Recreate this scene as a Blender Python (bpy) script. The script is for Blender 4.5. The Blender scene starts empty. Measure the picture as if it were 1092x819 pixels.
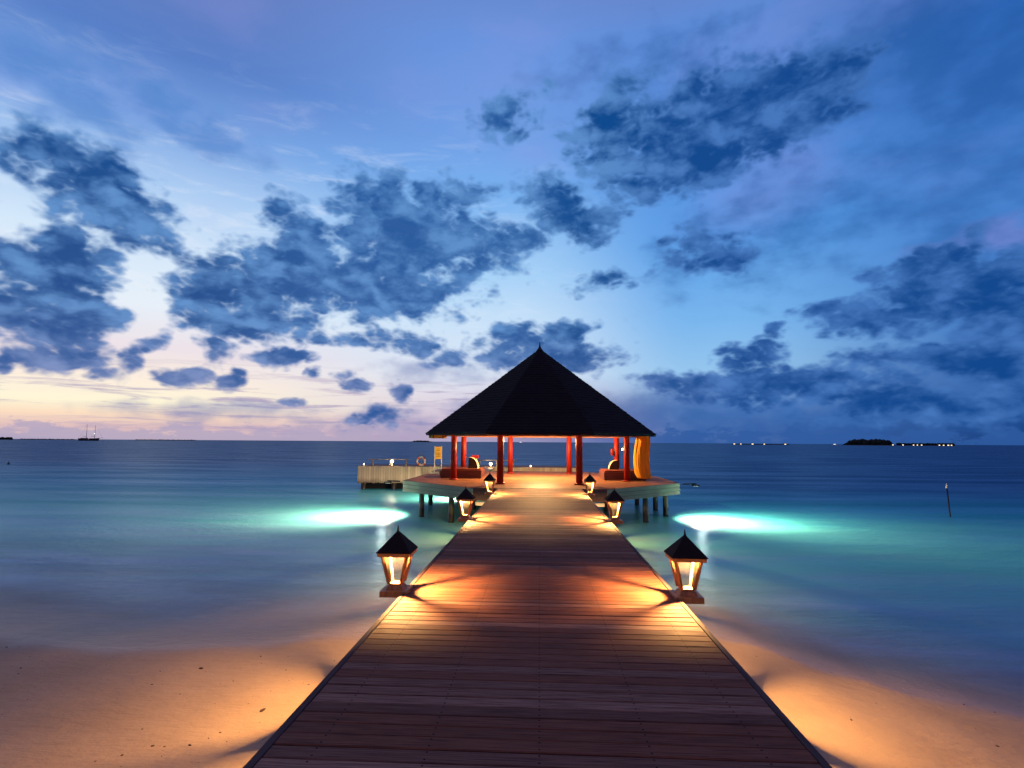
import bpy, bmesh, math, random
from mathutils import Vector, Matrix, noise
R = math.radians
random.seed(7)
sc = bpy.context.scene
col = sc.collection

# ------------------------------------------------------------------ camera
cam_d = bpy.data.cameras.new('camera'); cam_d.sensor_width = 36.0
cam_d.lens = 36.0 * 585 / 1092; cam_d.clip_start = 0.05; cam_d.clip_end = 80000
cam = bpy.data.objects.new('camera', cam_d); col.objects.link(cam)
cam.matrix_world = Matrix(((0.998725, -0.001069, 0.050476, 0.0),
                           (0.050084, -0.10526, -0.993183, 0.0),
                           (0.006375, 0.994444, -0.105073, 1.65),
                           (0, 0, 0, 1)))
sc.camera = cam
sc.view_settings.view_transform = 'Standard'; sc.view_settings.look = 'None'
sc.view_settings.exposure = 0.0; sc.view_settings.gamma = 1.0
sc.view_settings.use_curve_mapping = False
sc.render.engine = 'CYCLES'
sc.cycles.use_denoising = True
sc.cycles.sample_clamp_indirect = 6.0
sc.cycles.max_bounces = 8; sc.cycles.transparent_max_bounces = 16
sc.cycles.caustics_reflective = False; sc.cycles.caustics_refractive = False
WATER_Z = -1.45

def lin(c):
    return tuple((v/255/12.92 if v/255 <= .04045 else ((v/255+.055)/1.055)**2.4) for v in c) + (1.0,)

class NT:
    """tiny node-tree writer"""
    def __init__(s, tree): s.t = tree; s.n = tree.nodes; s.l = tree.links
    def node(s, kind, **kw):
        n = s.n.new(kind)
        for k, v in kw.items(): setattr(n, k, v)
        return n
    def put(s, sock, v):
        if isinstance(v, bpy.types.NodeSocket): s.l.new(v, sock)
        elif v is not None: sock.default_value = v
    def m(s, op, a, b=None, c=None, clamp=False):
        n = s.node('ShaderNodeMath', operation=op, use_clamp=clamp)
        for i, v in enumerate((a, b, c)): s.put(n.inputs[i], v)
        return n.outputs[0]
    def ramp(s, fac, stops, interp='LINEAR'):
        n = s.node('ShaderNodeValToRGB'); cr = n.color_ramp; cr.interpolation = interp
        while len(cr.elements) < len(stops): cr.elements.new(0.5)
        for e, (p, c) in zip(cr.elements, stops): e.position = p; e.color = c
        s.put(n.inputs[0], fac); return n.outputs[0]
    def mix(s, f, a, b, blend='MIX'):
        n = s.node('ShaderNodeMix', data_type='RGBA', blend_type=blend)
        s.put(n.inputs[0], f); s.put(n.inputs[6], a); s.put(n.inputs[7], b); return n.outputs[2]
    def noise(s, vec, scale, detail=4, rough=.55, dist=0, out=0):
        n = s.node('ShaderNodeTexNoise'); s.put(n.inputs['Vector'], vec)
        n.inputs['Scale'].default_value = scale; n.inputs['Detail'].default_value = detail
        n.inputs['Roughness'].default_value = rough; n.inputs['Distortion'].default_value = dist
        return n.outputs[out]
    def map(s, vec, scale=(1, 1, 1), loc=(0, 0, 0), rot=(0, 0, 0), vt='POINT'):
        n = s.node('ShaderNodeMapping', vector_type=vt); s.put(n.inputs[0], vec)
        n.inputs['Location'].default_value = loc; n.inputs['Rotation'].default_value = rot
        n.inputs['Scale'].default_value = scale; return n.outputs[0]
    def smooth(s, v, a, b, c=0., d=1.):
        n = s.node('ShaderNodeMapRange', interpolation_type='SMOOTHSTEP')
        s.put(n.inputs[0], v)
        for i, x in enumerate((a, b, c, d)): n.inputs[i+1].default_value = x
        return n.outputs[0]
    def xyz(s, x, y, z=0.):
        n = s.node('ShaderNodeCombineXYZ')
        for i, v in enumerate((x, y, z)): s.put(n.inputs[i], v)
        return n.outputs[0]
    def sep(s, v):
        n = s.node('ShaderNodeSeparateXYZ'); s.put(n.inputs[0], v); return n.outputs

# ------------------------------------------------------------------ dusk sky
DARK = [(-40.9, 20.2, 5.8, 2.6, -22, 1.1), (-45.3, 21.8, 2.6, 1.7, -10, 0.9), (-43.7, 13.6, 3.6, 3.5, 0, 1.2), (-43.8, 9.9, 4.3, 2.8, 0, 1.1), (-42.7, 7.2, 3.4, 1.5, 5, 0.9), (-37.3, 7.3, 1.0, 2.4, -35, 0.9), (-32.0, 8.1, 1.4, 1.3, 0, 0.9), (-33.7, 5.6, 2.2, 0.8, 0, 0.8), (-30.1, 5.7, 1.1, 0.9, 0, 0.8), (-26.3, 15.6, 7.2, 3.7, 12, 1.15), (-32.3, 13.2, 3.5, 2.5, 0, 0.95), (-25.0, 20.2, 3.7, 2.0, -20, 0.95), (-28.2, 11.3, 6.6, 1.8, 0, 1.0), (-14.6, 20.4, 7.0, 4.7, -20, 1.15), (-15.9, 15.7, 7.7, 3.3, 0, 1.05), (-5.6, 20.5, 5.3, 2.4, -10, 0.95), (-10.2, 24.5, 5.0, 1.9, 0, 0.85), (-26.0, 8.2, 3.5, 0.8, 5, 0.8), (-20.6, 10.4, 3.3, 0.8, 0, 0.8), (-12.9, 9.9, 4.8, 1.2, -8, 0.8), (-10.4, 8.3, 1.9, 1.0, 0, 0.7), (-19.3, 5.6, 1.7, 0.8, -15, 0.75), (-14.4, 4.8, 1.0, 1.0, -30, 0.75), (-22.4, 6.6, 0.8, 0.6, 0, 0.7), (-24.7, 4.0, 0.9, 0.5, 0, 0.7), (-40.4, 5.5, 1.5, 0.6, 0, 0.7), (-46.0, 6.3, 0.6, 1.1, 0, 0.8), (-16.4, 2.5, 2.8, 1.2, 0, 0.55), (-3.0, 10.1, 4.4, 2.1, 10, 0.95), (2.9, 11.4, 2.4, 1.5, 15, 1.0), (1.4, 9.1, 6.9, 1.8, 0, 0.9), (2.5, 23.4, 5.6, 2.4, -28, 1.05), (-3.2, 32.0, 3.9, 1.7, 15, 0.75), (17.3, 18.9, 3.4, 2.1, -10, 0.8), (7.4, 16.6, 3.9, 0.9, 8, 0.6), (18.5, 29.5, 10.7, 4.4, 10, 1.15), (8.5, 29.5, 4.2, 5.0, -20, 0.95), (25.9, 30.1, 6.0, 3.0, 0, 1.0), (11.4, 27.2, 5.3, 3.0, -10, 0.9), (35.9, 13.0, 5.1, 2.9, 0, 1.15), (39.3, 10.9, 3.3, 4.2, 0, 1.15), (31.2, 11.3, 4.1, 1.8, 0, 0.8), (37.6, 6.7, 6.8, 1.9, 0, 1.0), (32.7, 7.5, 6.5, 1.1, 3, 0.9), (20.8, 7.6, 3.3, 1.8, 0, 0.9), (18.6, 5.5, 8.1, 1.6, 0, 0.95), (24.7, 5.0, 8.4, 2.1, 0, 0.8), (11.9, 6.1, 3.7, 1.1, 0, 0.7), (33.8, 3.8, 10.0, 2.2, 0, 0.8), (28.0, 12.1, 2.9, 1.0, 10, 0.6), (23.3, 10.1, 1.4, 0.5, 15, 0.6)]
VEIL = [(34.2, 31.1, 8.6, 3.5, 0, 0.8), (40.2, 27.7, 5.0, 4.3, 0, 0.8), (-44.5, 26.8, 7.6, 2.2, -8, 0.9), (-35.1, 27.3, 6.7, 1.6, -20, 0.7), (-47.0, 28.1, 3.3, 1.4, 0, 0.7), (12.6, 34.5, 11.6, 2.9, 0, 0.5), (25.4, 20.3, 12.5, 4.8, 10, 0.5), (37.9, 21.0, 5.2, 6.2, 0, 0.5), (11.9, 3.0, 10.0, 2.3, 0, 0.9), (28.3, 2.4, 15.7, 1.8, 0, 0.9), (2.4, 4.0, 8.7, 1.6, 0, 0.6), (-10.4, 6.9, 5.8, 1.2, 0, 0.6), (-15.0, 2.4, 5.6, 1.5, 0, 0.6), (-29.7, 2.6, 9.4, 1.0, 0, 0.6), (-5.4, 3.0, 5.9, 1.4, 0, 0.6)]

def build_world():
    w = bpy.data.worlds.new('World'); sc.world = w; w.use_nodes = True
    w.node_tree.nodes.clear(); t = NT(w.node_tree)
    d = t.node('ShaderNodeTexCoord').outputs['Generated']
    x, y, z = t.sep(d)
    az = t.m('MULTIPLY', t.m('ARCTAN2', x, y), 180/math.pi)
    el = t.m('MULTIPLY', t.m('ARCSINE', t.m('MAXIMUM', t.m('MINIMUM', z, .9999), -.9999)), 180/math.pi)
    e60 = t.m('DIVIDE', el, 60., clamp=True)
    def rp(st): return t.ramp(e60, [(e/60, lin(c)) for e, c in st])
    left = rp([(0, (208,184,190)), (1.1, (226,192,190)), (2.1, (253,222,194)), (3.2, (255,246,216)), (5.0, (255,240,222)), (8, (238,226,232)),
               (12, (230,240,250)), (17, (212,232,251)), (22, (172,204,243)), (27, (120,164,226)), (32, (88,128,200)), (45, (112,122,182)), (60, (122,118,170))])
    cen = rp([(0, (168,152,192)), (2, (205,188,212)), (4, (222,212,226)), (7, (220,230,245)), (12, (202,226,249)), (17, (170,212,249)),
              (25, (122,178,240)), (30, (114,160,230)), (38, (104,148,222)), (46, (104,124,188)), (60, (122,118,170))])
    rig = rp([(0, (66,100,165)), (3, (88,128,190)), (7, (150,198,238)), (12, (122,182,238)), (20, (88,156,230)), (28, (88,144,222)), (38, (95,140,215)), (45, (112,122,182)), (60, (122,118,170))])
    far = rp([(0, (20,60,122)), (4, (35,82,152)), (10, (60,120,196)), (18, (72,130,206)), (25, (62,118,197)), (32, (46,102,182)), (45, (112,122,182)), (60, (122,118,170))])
    base = t.mix(t.smooth(az, -36, -6), left, cen)
    base = t.mix(t.smooth(az, -3, 16), base, rig)
    base = t.mix(t.smooth(az, 18, 42), base, far)
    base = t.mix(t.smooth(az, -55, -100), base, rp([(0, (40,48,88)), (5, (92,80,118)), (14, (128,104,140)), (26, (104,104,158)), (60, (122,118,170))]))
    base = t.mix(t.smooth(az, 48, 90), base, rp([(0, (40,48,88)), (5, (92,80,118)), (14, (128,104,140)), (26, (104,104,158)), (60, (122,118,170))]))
    # coordinates of the cloud field, warped so that no edge is smooth
    P = t.xyz(az, el)
    nz = t.map(P, (.1, .16, 1))
    w1 = t.noise(nz, 1.3, 3, .6, out=1); w2 = t.noise(nz, 4.0, 3, .5, out=1)
    def off(c, amp):
        n = t.node('ShaderNodeVectorMath', operation='SUBTRACT'); t.put(n.inputs[0], c); n.inputs[1].default_value = (.5, .5, .5)
        k = t.node('ShaderNodeVectorMath', operation='MULTIPLY'); t.put(k.inputs[0], n.outputs[0]); k.inputs[1].default_value = amp
        return k.outputs[0]
    def vadd(a, b):
        n = t.node('ShaderNodeVectorMath', operation='ADD'); t.put(n.inputs[0], a); t.put(n.inputs[1], b); return n.outputs[0]
    low = t.smooth(el, 0, 14, .45, 1.)
    wv = vadd(off(w1, (7, 4.5, 0)), off(w2, (1.7, 1.3, 0)))
    sn = t.node('ShaderNodeVectorMath', operation='SCALE'); t.put(sn.inputs[0], wv); t.put(sn.inputs[3], low)
    PW = vadd(P, sn.outputs[0])
    def field(blobs):
        acc = None
        for a, e, ra, re, ro, A in blobs:
            q = t.map(PW, (ra*1.25, re*1.25, 1), (a, e, 0), (0, 0, R(ro)), 'TEXTURE')
            dn = t.node('ShaderNodeVectorMath', operation='DOT_PRODUCT'); t.put(dn.inputs[0], q); t.put(dn.inputs[1], q)
            v = t.m('MAXIMUM', t.m('MULTIPLY_ADD', dn.outputs['Value'], -A, A), -1.)
            acc = v if acc is None else t.m('SMOOTH_MAX', acc, v, .25)
        return acc
    fb = t.noise(t.map(P, (.1, .17, 1), (3.1, 7.7, 0)), 2.6, 4, .5)
    fb2 = t.noise(t.map(P, (.1, .2, 1), (13.1, 2.7, 0)), 7.0, 4, .52)
    # high thin wisps brighten the clear sky
    wis = t.noise(t.map(P, (.05, .22, 1), (1, 5, 0), (0, 0, R(12))), 3.2, 8, .62, .6)
    wmask = t.m('MULTIPLY', t.smooth(el, 6, 14), t.m('MULTIPLY', t.smooth(el, 36, 20), t.smooth(az, 12, -20)))
    base = t.mix(t.m('MULTIPLY', t.smooth(wis, .48, .75), t.m('MULTIPLY', wmask, .42)), base, lin((236, 241, 252)))
    pk = t.m('MULTIPLY', t.smooth(t.noise(t.map(P, (.03, .07, 1), (9, 1, 0)), 2.2, 4, .5), .48, .72), t.smooth(el, 12, 26))
    base = t.mix(t.m('MULTIPLY', pk, .18), base, lin((150, 155, 225)))
    pink = field([(38.7, 15.8, 5.5, 1.0, -2, 1.0), (23, 24.2, 6, 4, 20, .6)])
    base = t.mix(t.m('MULTIPLY', t.smooth(pink, -.2, 1.2), .32), base, lin((150, 135, 205)))
    # streaks of layered cloud low in the afterglow
    st = t.noise(t.map(P, (.07, .8, 1), (4, 2, 0)), 1.6, 6, .62, .5)
    stm = t.m('MULTIPLY', t.smooth(el, 8.5, 4), t.smooth(az, 10, -8))
    base = t.mix(t.m('MULTIPLY', t.smooth(st, .48, .66), t.m('MULTIPLY', stm, .8)), base, lin((172, 158, 192)))
    # thin veils
    vf = t.m('MULTIPLY_ADD', t.m('SUBTRACT', fb, .5), 2.4, field(VEIL))
    va = t.m('MULTIPLY', t.smooth(vf, -.2, 1.1), .6)
    vcol = t.mix(t.smooth(az, -20, 14), lin((112, 128, 186)), lin((32, 86, 158)))
    vcol = t.mix(t.m('MULTIPLY', t.smooth(el, 10, 22), t.smooth(az, -10, -30)), vcol, lin((72, 128, 202)))
    base = t.mix(va, base, vcol)
    # dark cumulus
    PV = t.map(PW, (.1, .15, 1), (5.3, 1.7, 0))
    df = t.m('MULTIPLY_ADD', t.m('SUBTRACT', fb, .5), 1.7, field(DARK))
    df = t.m('MULTIPLY_ADD', t.m('SUBTRACT', fb2, .5), .45, df)
    bl = None
    for k_, (sc_, wt) in enumerate(((2.6, 1.), (5.6, .6), (11.5, .34))):
        n = t.node('ShaderNodeTexNoise', noise_dimensions='2D'); t.put(n.inputs['Vector'], t.map(P, (.1, .16, 1), (3.7*k_+.6, 1.9*k_, 0)))
        n.inputs['Scale'].default_value = sc_; n.inputs['Detail'].default_value = 0.
        v = t.m('MULTIPLY', t.m('ABSOLUTE', t.m('MULTIPLY_ADD', n.outputs[0], 2., -1.)), wt)
        bl = v if bl is None else t.m('ADD', bl, v)
    df = t.m('MULTIPLY_ADD', t.m('SUBTRACT', bl, .42), .7, df)
    da = t.m('MULTIPLY', t.smooth(df, -.1, .74), .97)
    ta = t.noise(PV, 2.6, 4, .5); tb = t.noise(t.map(PV, (1, 1, 1), (.05, .16, 0)), 2.6, 4, .5)
    relief = t.m('MULTIPLY', t.m('SUBTRACT', ta, tb), 2.4)
    fb3 = t.noise(t.map(P, (.1, .2, 1), (23.1, 5.7, 0)), 2.2, 4, .5)
    tone = t.m('ADD', relief, t.m('MULTIPLY_ADD', t.m('SUBTRACT', fb3, .5), 3.2, .5))
    tone = t.m('MULTIPLY_ADD', t.m('SUBTRACT', .42, bl), .55, tone)
    thick = t.m('MULTIPLY', t.smooth(df, .0, 1.0), t.smooth(tone, -.5, 1.0))
    up = t.smooth(el, 4, 12)
    light = t.mix(up, lin((124, 142, 192)), lin((92, 142, 202)))
    light = t.mix(t.smooth(az, 0, 22), light, lin((70, 118, 188)))
    core = t.mix(up, lin((44, 92, 158)), lin((4, 70, 138)))
    core = t.mix(t.m('MULTIPLY', t.smooth(az, -34, -20), t.smooth(az, 6, -4)), core, lin((34, 86, 154)))
    core = t.mix(t.smooth(az, 2, 22), core, lin((16, 70, 140)))
    base = t.mix(da, base, t.mix(thick, light, core))
    # low bank of small clouds along the horizon
    bk = t.noise(t.map(P, (.16, .34, 1), (2, 9, 0)), 2.6, 6, .6)
    bkf = t.m('SUBTRACT', t.m('MULTIPLY_ADD', bk, 5.5, -1.55), el)
    bcol = t.mix(t.smooth(az, -12, 14), lin((178, 166, 194)), lin((48, 92, 160)))
    base = t.mix(t.m('MULTIPLY', t.smooth(bkf, -.15, .45), .8), base, bcol)
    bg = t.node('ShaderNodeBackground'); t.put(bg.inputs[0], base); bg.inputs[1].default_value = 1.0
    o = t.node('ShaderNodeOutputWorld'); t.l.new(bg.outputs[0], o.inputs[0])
    w.cycles.sampling_method = 'MANUAL'; w.cycles.sample_map_resolution = 512
build_world()

# ------------------------------------------------------------------ materials
def material(name):
    m = bpy.data.materials.new(name); m.use_nodes = True
    t = NT(m.node_tree); p = m.node_tree.nodes['Principled BSDF']
    return m, t, p
def objco(t): return t.node('ShaderNodeTexCoord').outputs['Object']
def bump(t, p, h, strength=.3, dist=.01):
    b = t.node('ShaderNodeBump'); b.inputs['Strength'].default_value = strength; b.inputs['Distance'].default_value = dist
    t.put(b.inputs['Height'], h); t.l.new(b.outputs[0], p.inputs['Normal'])
def simple(name, c, rough=.6, var=.35, scale=6., metal=0., stretch=(1, 1, 1), bs=.15, spec=.25):
    """surface with worn, uneven colour and relief"""
    m, t, p = material(name); o = objco(t)
    n = t.noise(t.map(o, stretch), scale, 6, .6)
    c2 = tuple(v*(1-var) for v in c[:3]) + (1,); c3 = tuple(min(1, v*(1+var*.6)) for v in c[:3]) + (1,)
    t.put(p.inputs['Base Color'], t.ramp(n, [(.3, c2), (.7, c3)]))
    t.put(p.inputs['Roughness'], t.m('MULTIPLY_ADD', n, .25, rough-.12)); p.inputs['Metallic'].default_value = metal; p.inputs['Specular IOR Level'].default_value = spec
    bump(t, p, n, bs, .01)
    return m
def emissive(name, c, s):
    m, t, p = material(name); p.inputs['Base Color'].default_value = (.8, .8, .8, 1)
    p.inputs['Emission Color'].default_value = c; p.inputs['Emission Strength'].default_value = s
    return m

def deck_material(name, stops, pitch, rough, screws):
    m, t, p = material(name); o = objco(t)
    rnd = t.node('ShaderNodeNewGeometry').outputs['Random Per Island']
    bx = t.sep(o)
    shift = t.xyz(t.m('MULTIPLY_ADD', rnd, 37., bx[0]), bx[1], bx[2])
    grain = t.noise(t.map(shift, (1.3, 42, 1)), 2.2, 6, .65)
    wear = t.noise(o, 1.1, 5, .6)
    c = t.ramp(rnd, stops)
    c = t.mix(t.smooth(grain, .35, .75), c, (.05, .02, .016, 1))
    c = t.mix(t.m('MULTIPLY', t.smooth(wear, .5, .75), .25), c, (.11, .07, .06, 1))
    if screws:
        fx = t.m('ABSOLUTE', t.m('SUBTRACT', t.m('MODULO', t.m('ADD', bx[0], 30.3), .6), .3))
        yy = t.m('MODULO', t.m('ADD', bx[1], pitch*400), pitch)
        fy = t.m('ABSOLUTE', t.m('SUBTRACT', t.m('ABSOLUTE', t.m('SUBTRACT', yy, pitch/2)), pitch*.27))
        r2 = t.m('ADD', t.m('MULTIPLY', fx, fx), t.m('MULTIPLY', fy, fy))
        c = t.mix(t.m('LESS_THAN', r2, .0065**2), c, (.008, .006, .006, 1))
    t.put(p.inputs['Base Color'], c)
    t.put(p.inputs['Roughness'], t.m('MULTIPLY_ADD', t.noise(shift, 9, 4), .3, rough-.15))
    p.inputs['Specular IOR Level'].default_value = .09
    bump(t, p, grain, .35, .004)
    return m
M = {}
M['deck'] = deck_material('jetty boards', [(0, (.095, .034, .020, 1)), (.3, (.175, .063, .035, 1)), (.65, (.235, .088, .050, 1)), (.85, (.15, .068, .046, 1)), (1, (.38, .20, .14, 1))], .125, .72, True)
M['platform'] = deck_material('platform boards', [(0, (.19, .085, .045, 1)), (.5, (.25, .115, .06, 1)), (1, (.31, .165, .09, 1))], .125, .6, False)
M['edge'] = simple('edge timber', (.075, .05, .05, 1), .75, .4, 5, stretch=(8, .5, 8), spec=.06)
M['pale_wood'] = None
def planks(name, c, axis, pitch, dark=.25, var=.25, rough=.75, stain=None):
    """timber cladding with seams along one axis and weather stains"""
    m, t, p = material(name); o = objco(t); s = t.sep(o)
    a = s[axis]
    k = t.m('FLOOR', t.m('DIVIDE', a, pitch)); f = t.m('FRACT', t.m('DIVIDE', a, pitch))
    wn = t.node('ShaderNodeTexWhiteNoise', noise_dimensions='1D'); t.put(wn.inputs['W'], k)
    seam = t.m('LESS_THAN', t.m('ABSOLUTE', t.m('SUBTRACT', f, .5)), .46)
    st = [1.5, 1.5, 1.5]; st[axis] = 20.
    g = t.noise(t.map(o, tuple(st)), 2, 5, .65)
    v = t.m('MULTIPLY_ADD', wn.outputs[0], var, 1-var/2)
    v = t.m('MULTIPLY', v, t.m('MULTIPLY_ADD', g, .7, .65))
    v = t.m('MULTIPLY', v, t.m('MULTIPLY_ADD', seam, 1-dark, dark))
    n = t.node('ShaderNodeVectorMath', operation='SCALE'); n.inputs[0].default_value = c; t.put(n.inputs[3], v)
    out = n.outputs[0]
    if stain:
        out = t.mix(t.smooth(t.m('MULTIPLY_ADD', t.noise(o, 3, 4), .5, s[2]), stain[0], stain[1]), out, stain[2])
    t.put(p.inputs['Base Color'], out); p.inputs['Roughness'].default_value = rough
    bump(t, p, t.m('MULTIPLY_ADD', seam, 1., t.m('MULTIPLY', g, .25)), .5, .01)
    return m
M['fascia'] = planks('weathered fascia planks', (.25, .27, .20), 2, .15, .2, .4)
M['wharf_wall'] = planks('wharf cladding', (.52, .46, .31), 0, .16, .35, .35, stain=(-.35, -.95, (.10, .085, .055, 1)))
M['wharf_deck'] = simple('wharf decking', (.16, .12, .10, 1), .7, .4, 4)
M['pile'] = None
def pile_mat():
    m, t, p = material('timber pile'); o = objco(t); s = t.sep(o)
    g = t.noise(t.map(o, (9, 9, 1.2)), 2.5, 6, .65)
    c = t.ramp(g, [(.3, (.10, .095, .07, 1)), (.7, (.27, .26, .19, 1))])
    wet = t.smooth(t.m('MULTIPLY_ADD', t.m('SUBTRACT', g, .5), .5, s[2]), -.85, -1.15)
    c = t.mix(wet, c, (.014, .016, .012, 1))
    t.put(p.inputs['Base Color'], c); t.put(p.inputs['Roughness'], t.m('MULTIPLY_ADD', wet, -.4, .8)); bump(t, p, g, .5, .02)
    return m
M['pile'] = pile_mat()
M['red'] = simple('red painted timber', (.25, .014, .009, 1), .45, .35, 5, stretch=(4, 4, .5), bs=.1)
M['bench'] = planks('red brown bench boards', (.085, .022, .014), 2, .1, .4, .25, .5)
M['mattress'] = simple('cream cushion cloth', (.13, .035, .022, 1), .85, .15, 30)
M['cushion'] = simple('pale cushion cloth', (.62, .50, .36, 1), .85, .15, 40)
M['shade_cloth'] = simple('shade painted cushion end', (.03, .02, .02, 1), .85, .2, 40)  # shade of the unlit cushion ends, put into the cloth colour
M['ceil'] = planks('ceiling boards', (.30, .14, .07), 0, .14, .4, .3, .6)
M['beam'] = simple('eave beam timber', (.17, .075, .04, 1), .55, .35, 6)
M['black'] = simple('black metal', (.015, .015, .017, 1), .45, .3, 10, .4)
M['steel'] = simple('pale painted steel', (.55, .55, .50, 1), .45, .2, 9)
M['rail'] = simple('grey weathered rail', (.20, .18, .15, 1), .7, .3, 8)
M['yellow'] = simple('yellow sign paint', (.62, .40, .05, 1), .5, .15, 8)
M['ink'] = simple('brown sign marks', (.16, .10, .02, 1), .6, .1, 8)
M['ring_white'] = simple('white float foam', (.75, .72, .66, 1), .55, .12, 14)
M['ring_orange'] = simple('orange float band', (.62, .14, .03, 1), .55, .15, 14)
M['rope'] = simple('dark rope', (.09, .06, .04, 1), .9, .3, 40)
M['lantern'] = simple('lantern timber', (.34, .16, .06, 1), .45, .4, 7, stretch=(3, 3, 1))
M['lantern_frame'] = simple('ochre lantern frame', (.62, .30, .07, 1), .5, .25, 7)
def thatch(name, c, sc_=1.):
    m, t, p = material(name); o = objco(t)
    n = t.noise(t.map(o, (1, 1, .35)), 14*sc_, 6, .7); n2 = t.noise(o, 1.4*sc_, 4, .6)
    v = t.m('MULTIPLY', t.m('MULTIPLY_ADD', n, 1.3, .35), t.m('MULTIPLY_ADD', n2, .8, .6))
    k = t.node('ShaderNodeVectorMath', operation='SCALE'); k.inputs[0].default_value = c; t.put(k.inputs[3], v)
    t.put(p.inputs['Base Color'], k.outputs[0]); p.inputs['Roughness'].default_value = .9
    p.inputs['Specular IOR Level'].default_value = .15
    bump(t, p, n, .6, .03); return m
M['thatch'] = thatch('dark shingle roof', (.009, .007, .008))
M['lantern_roof'] = thatch('dark lantern roof', (.014, .010, .010), 3.)
M['bulb'] = emissive('warm bulb', (1, .62, .28, 1), 40)
M['lamp_glow'] = emissive('warm globe', (1, .72, .36, 1), 14)
M['lens'] = emissive('floodlight lens', (.95, 1, .88, 1), 1)
M['shore_glow'] = emissive('far lit window', (1, .78, .45, 1), 2.2)
M['shore_white'] = emissive('far white lamp', (.9, 1, .95, 1), 2.0)
def glass():
    m, t, p = material('clear lantern glass'); t.n.remove(p)
    tr = t.node('ShaderNodeBsdfTransparent'); tr.inputs[0].default_value = (.96, .95, .92, 1)
    gl = t.node('ShaderNodeBsdfGlossy'); gl.inputs['Roughness'].default_value = .05
    fr = t.node('ShaderNodeFresnel'); fr.inputs[0].default_value = 1.3
    mx = t.node('ShaderNodeMixShader'); t.l.new(fr.outputs[0], mx.inputs[0]); t.l.new(tr.outputs[0], mx.inputs[1]); t.l.new(gl.outputs[0], mx.inputs[2])
    du = t.node('ShaderNodeBsdfTranslucent'); du.inputs[0].default_value = (.8, .72, .6, 1)
    dm = t.node('ShaderNodeMixShader'); t.put(dm.inputs[0], t.smooth(t.noise(objco(t), 6, 4), .2, .9, .0, .004)); t.l.new(mx.outputs[0], dm.inputs[1]); t.l.new(du.outputs[0], dm.inputs[2])
    t.l.new(dm.outputs[0], t.n['Material Output'].inputs[0]); return m
M['glass'] = glass()
def cloth():
    m, t, p = material('orange curtain cloth'); t.n.remove(p); o = objco(t)
    n = t.noise(t.map(o, (14, 14, .6)), 2, 4)
    c = t.ramp(n, [(.3, (.88, .46, .05, 1)), (.7, (.92, .55, .09, 1))])
    d = t.node('ShaderNodeBsdfDiffuse'); t.put(d.inputs[0], c)
    q = t.node('ShaderNodeBsdfTranslucent'); t.put(q.inputs[0], c)
    mx = t.node('ShaderNodeMixShader'); mx.inputs[0].default_value = .45
    t.l.new(d.outputs[0], mx.inputs[1]); t.l.new(q.outputs[0], mx.inputs[2]); t.l.new(mx.outputs[0], t.n['Material Output'].inputs[0]); return m
M['curtain'] = cloth()
M['hull'] = simple('dark brown hull', (.05, .03, .025, 1), .5, .2, .3)
M['cabin'] = simple('pale cabin', (.42, .30, .24, 1), .5, .2, .3)
M['spar'] = simple('wooden spar', (.06, .04, .035, 1), .6, .2, .3)
M['island'] = simple('island sand', (.10, .10, .09, 1), .9, .2, .05)
M['grove'] = simple('far palm foliage', (.012, .022, .014, 1), .9, .4, .08)
M['stone'] = simple('submerged reef stone', (.03, .035, .03, 1), .8, .4, 5)
M['debris'] = simple('dry leaf and coral bits', (.06, .035, .022, 1), .9, .5, 20)

def sand_mat():
    m, t, p = material('beach sand'); o = objco(t); s = t.sep(o)
    n = t.noise(o, .6, 5, .6); n2 = t.noise(o, 55, 3, .6); n3 = t.noise(o, 5, 4, .6)
    c = t.ramp(n, [(.3, (.28, .19, .118, 1)), (.7, (.35, .245, .16, 1))])
    c = t.mix(t.m('MULTIPLY', t.smooth(n2, .52, .8), .4), c, (.16, .11, .075, 1))
    c = t.mix(t.m('MULTIPLY', t.smooth(t.noise(o, 1.7, 6, .7), .55, .75), .25), c, (.15, .11, .08, 1))
    wet = t.smooth(t.m('MULTIPLY_ADD', t.m('SUBTRACT', n, .5), .08, s[2]), WATER_Z+.06, WATER_Z+.005)
    c = t.mix(t.m('MULTIPLY', wet, .45), c, (.22, .18, .15, 1))
    t.put(p.inputs['Base Color'], c); t.put(p.inputs['Roughness'], t.m('MULTIPLY_ADD', wet, -.5, .9))
    n4 = t.noise(t.map(o, (.8, 2.2, 1), rot=(0, 0, R(12))), 3.0, 5, .65)
    bump(t, p, t.m('ADD', t.m('ADD', t.m('MULTIPLY', n2, .14), n3), t.m('MULTIPLY', n4, 1.2)), .55, .035); return m
M['sand'] = sand_mat()
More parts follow.
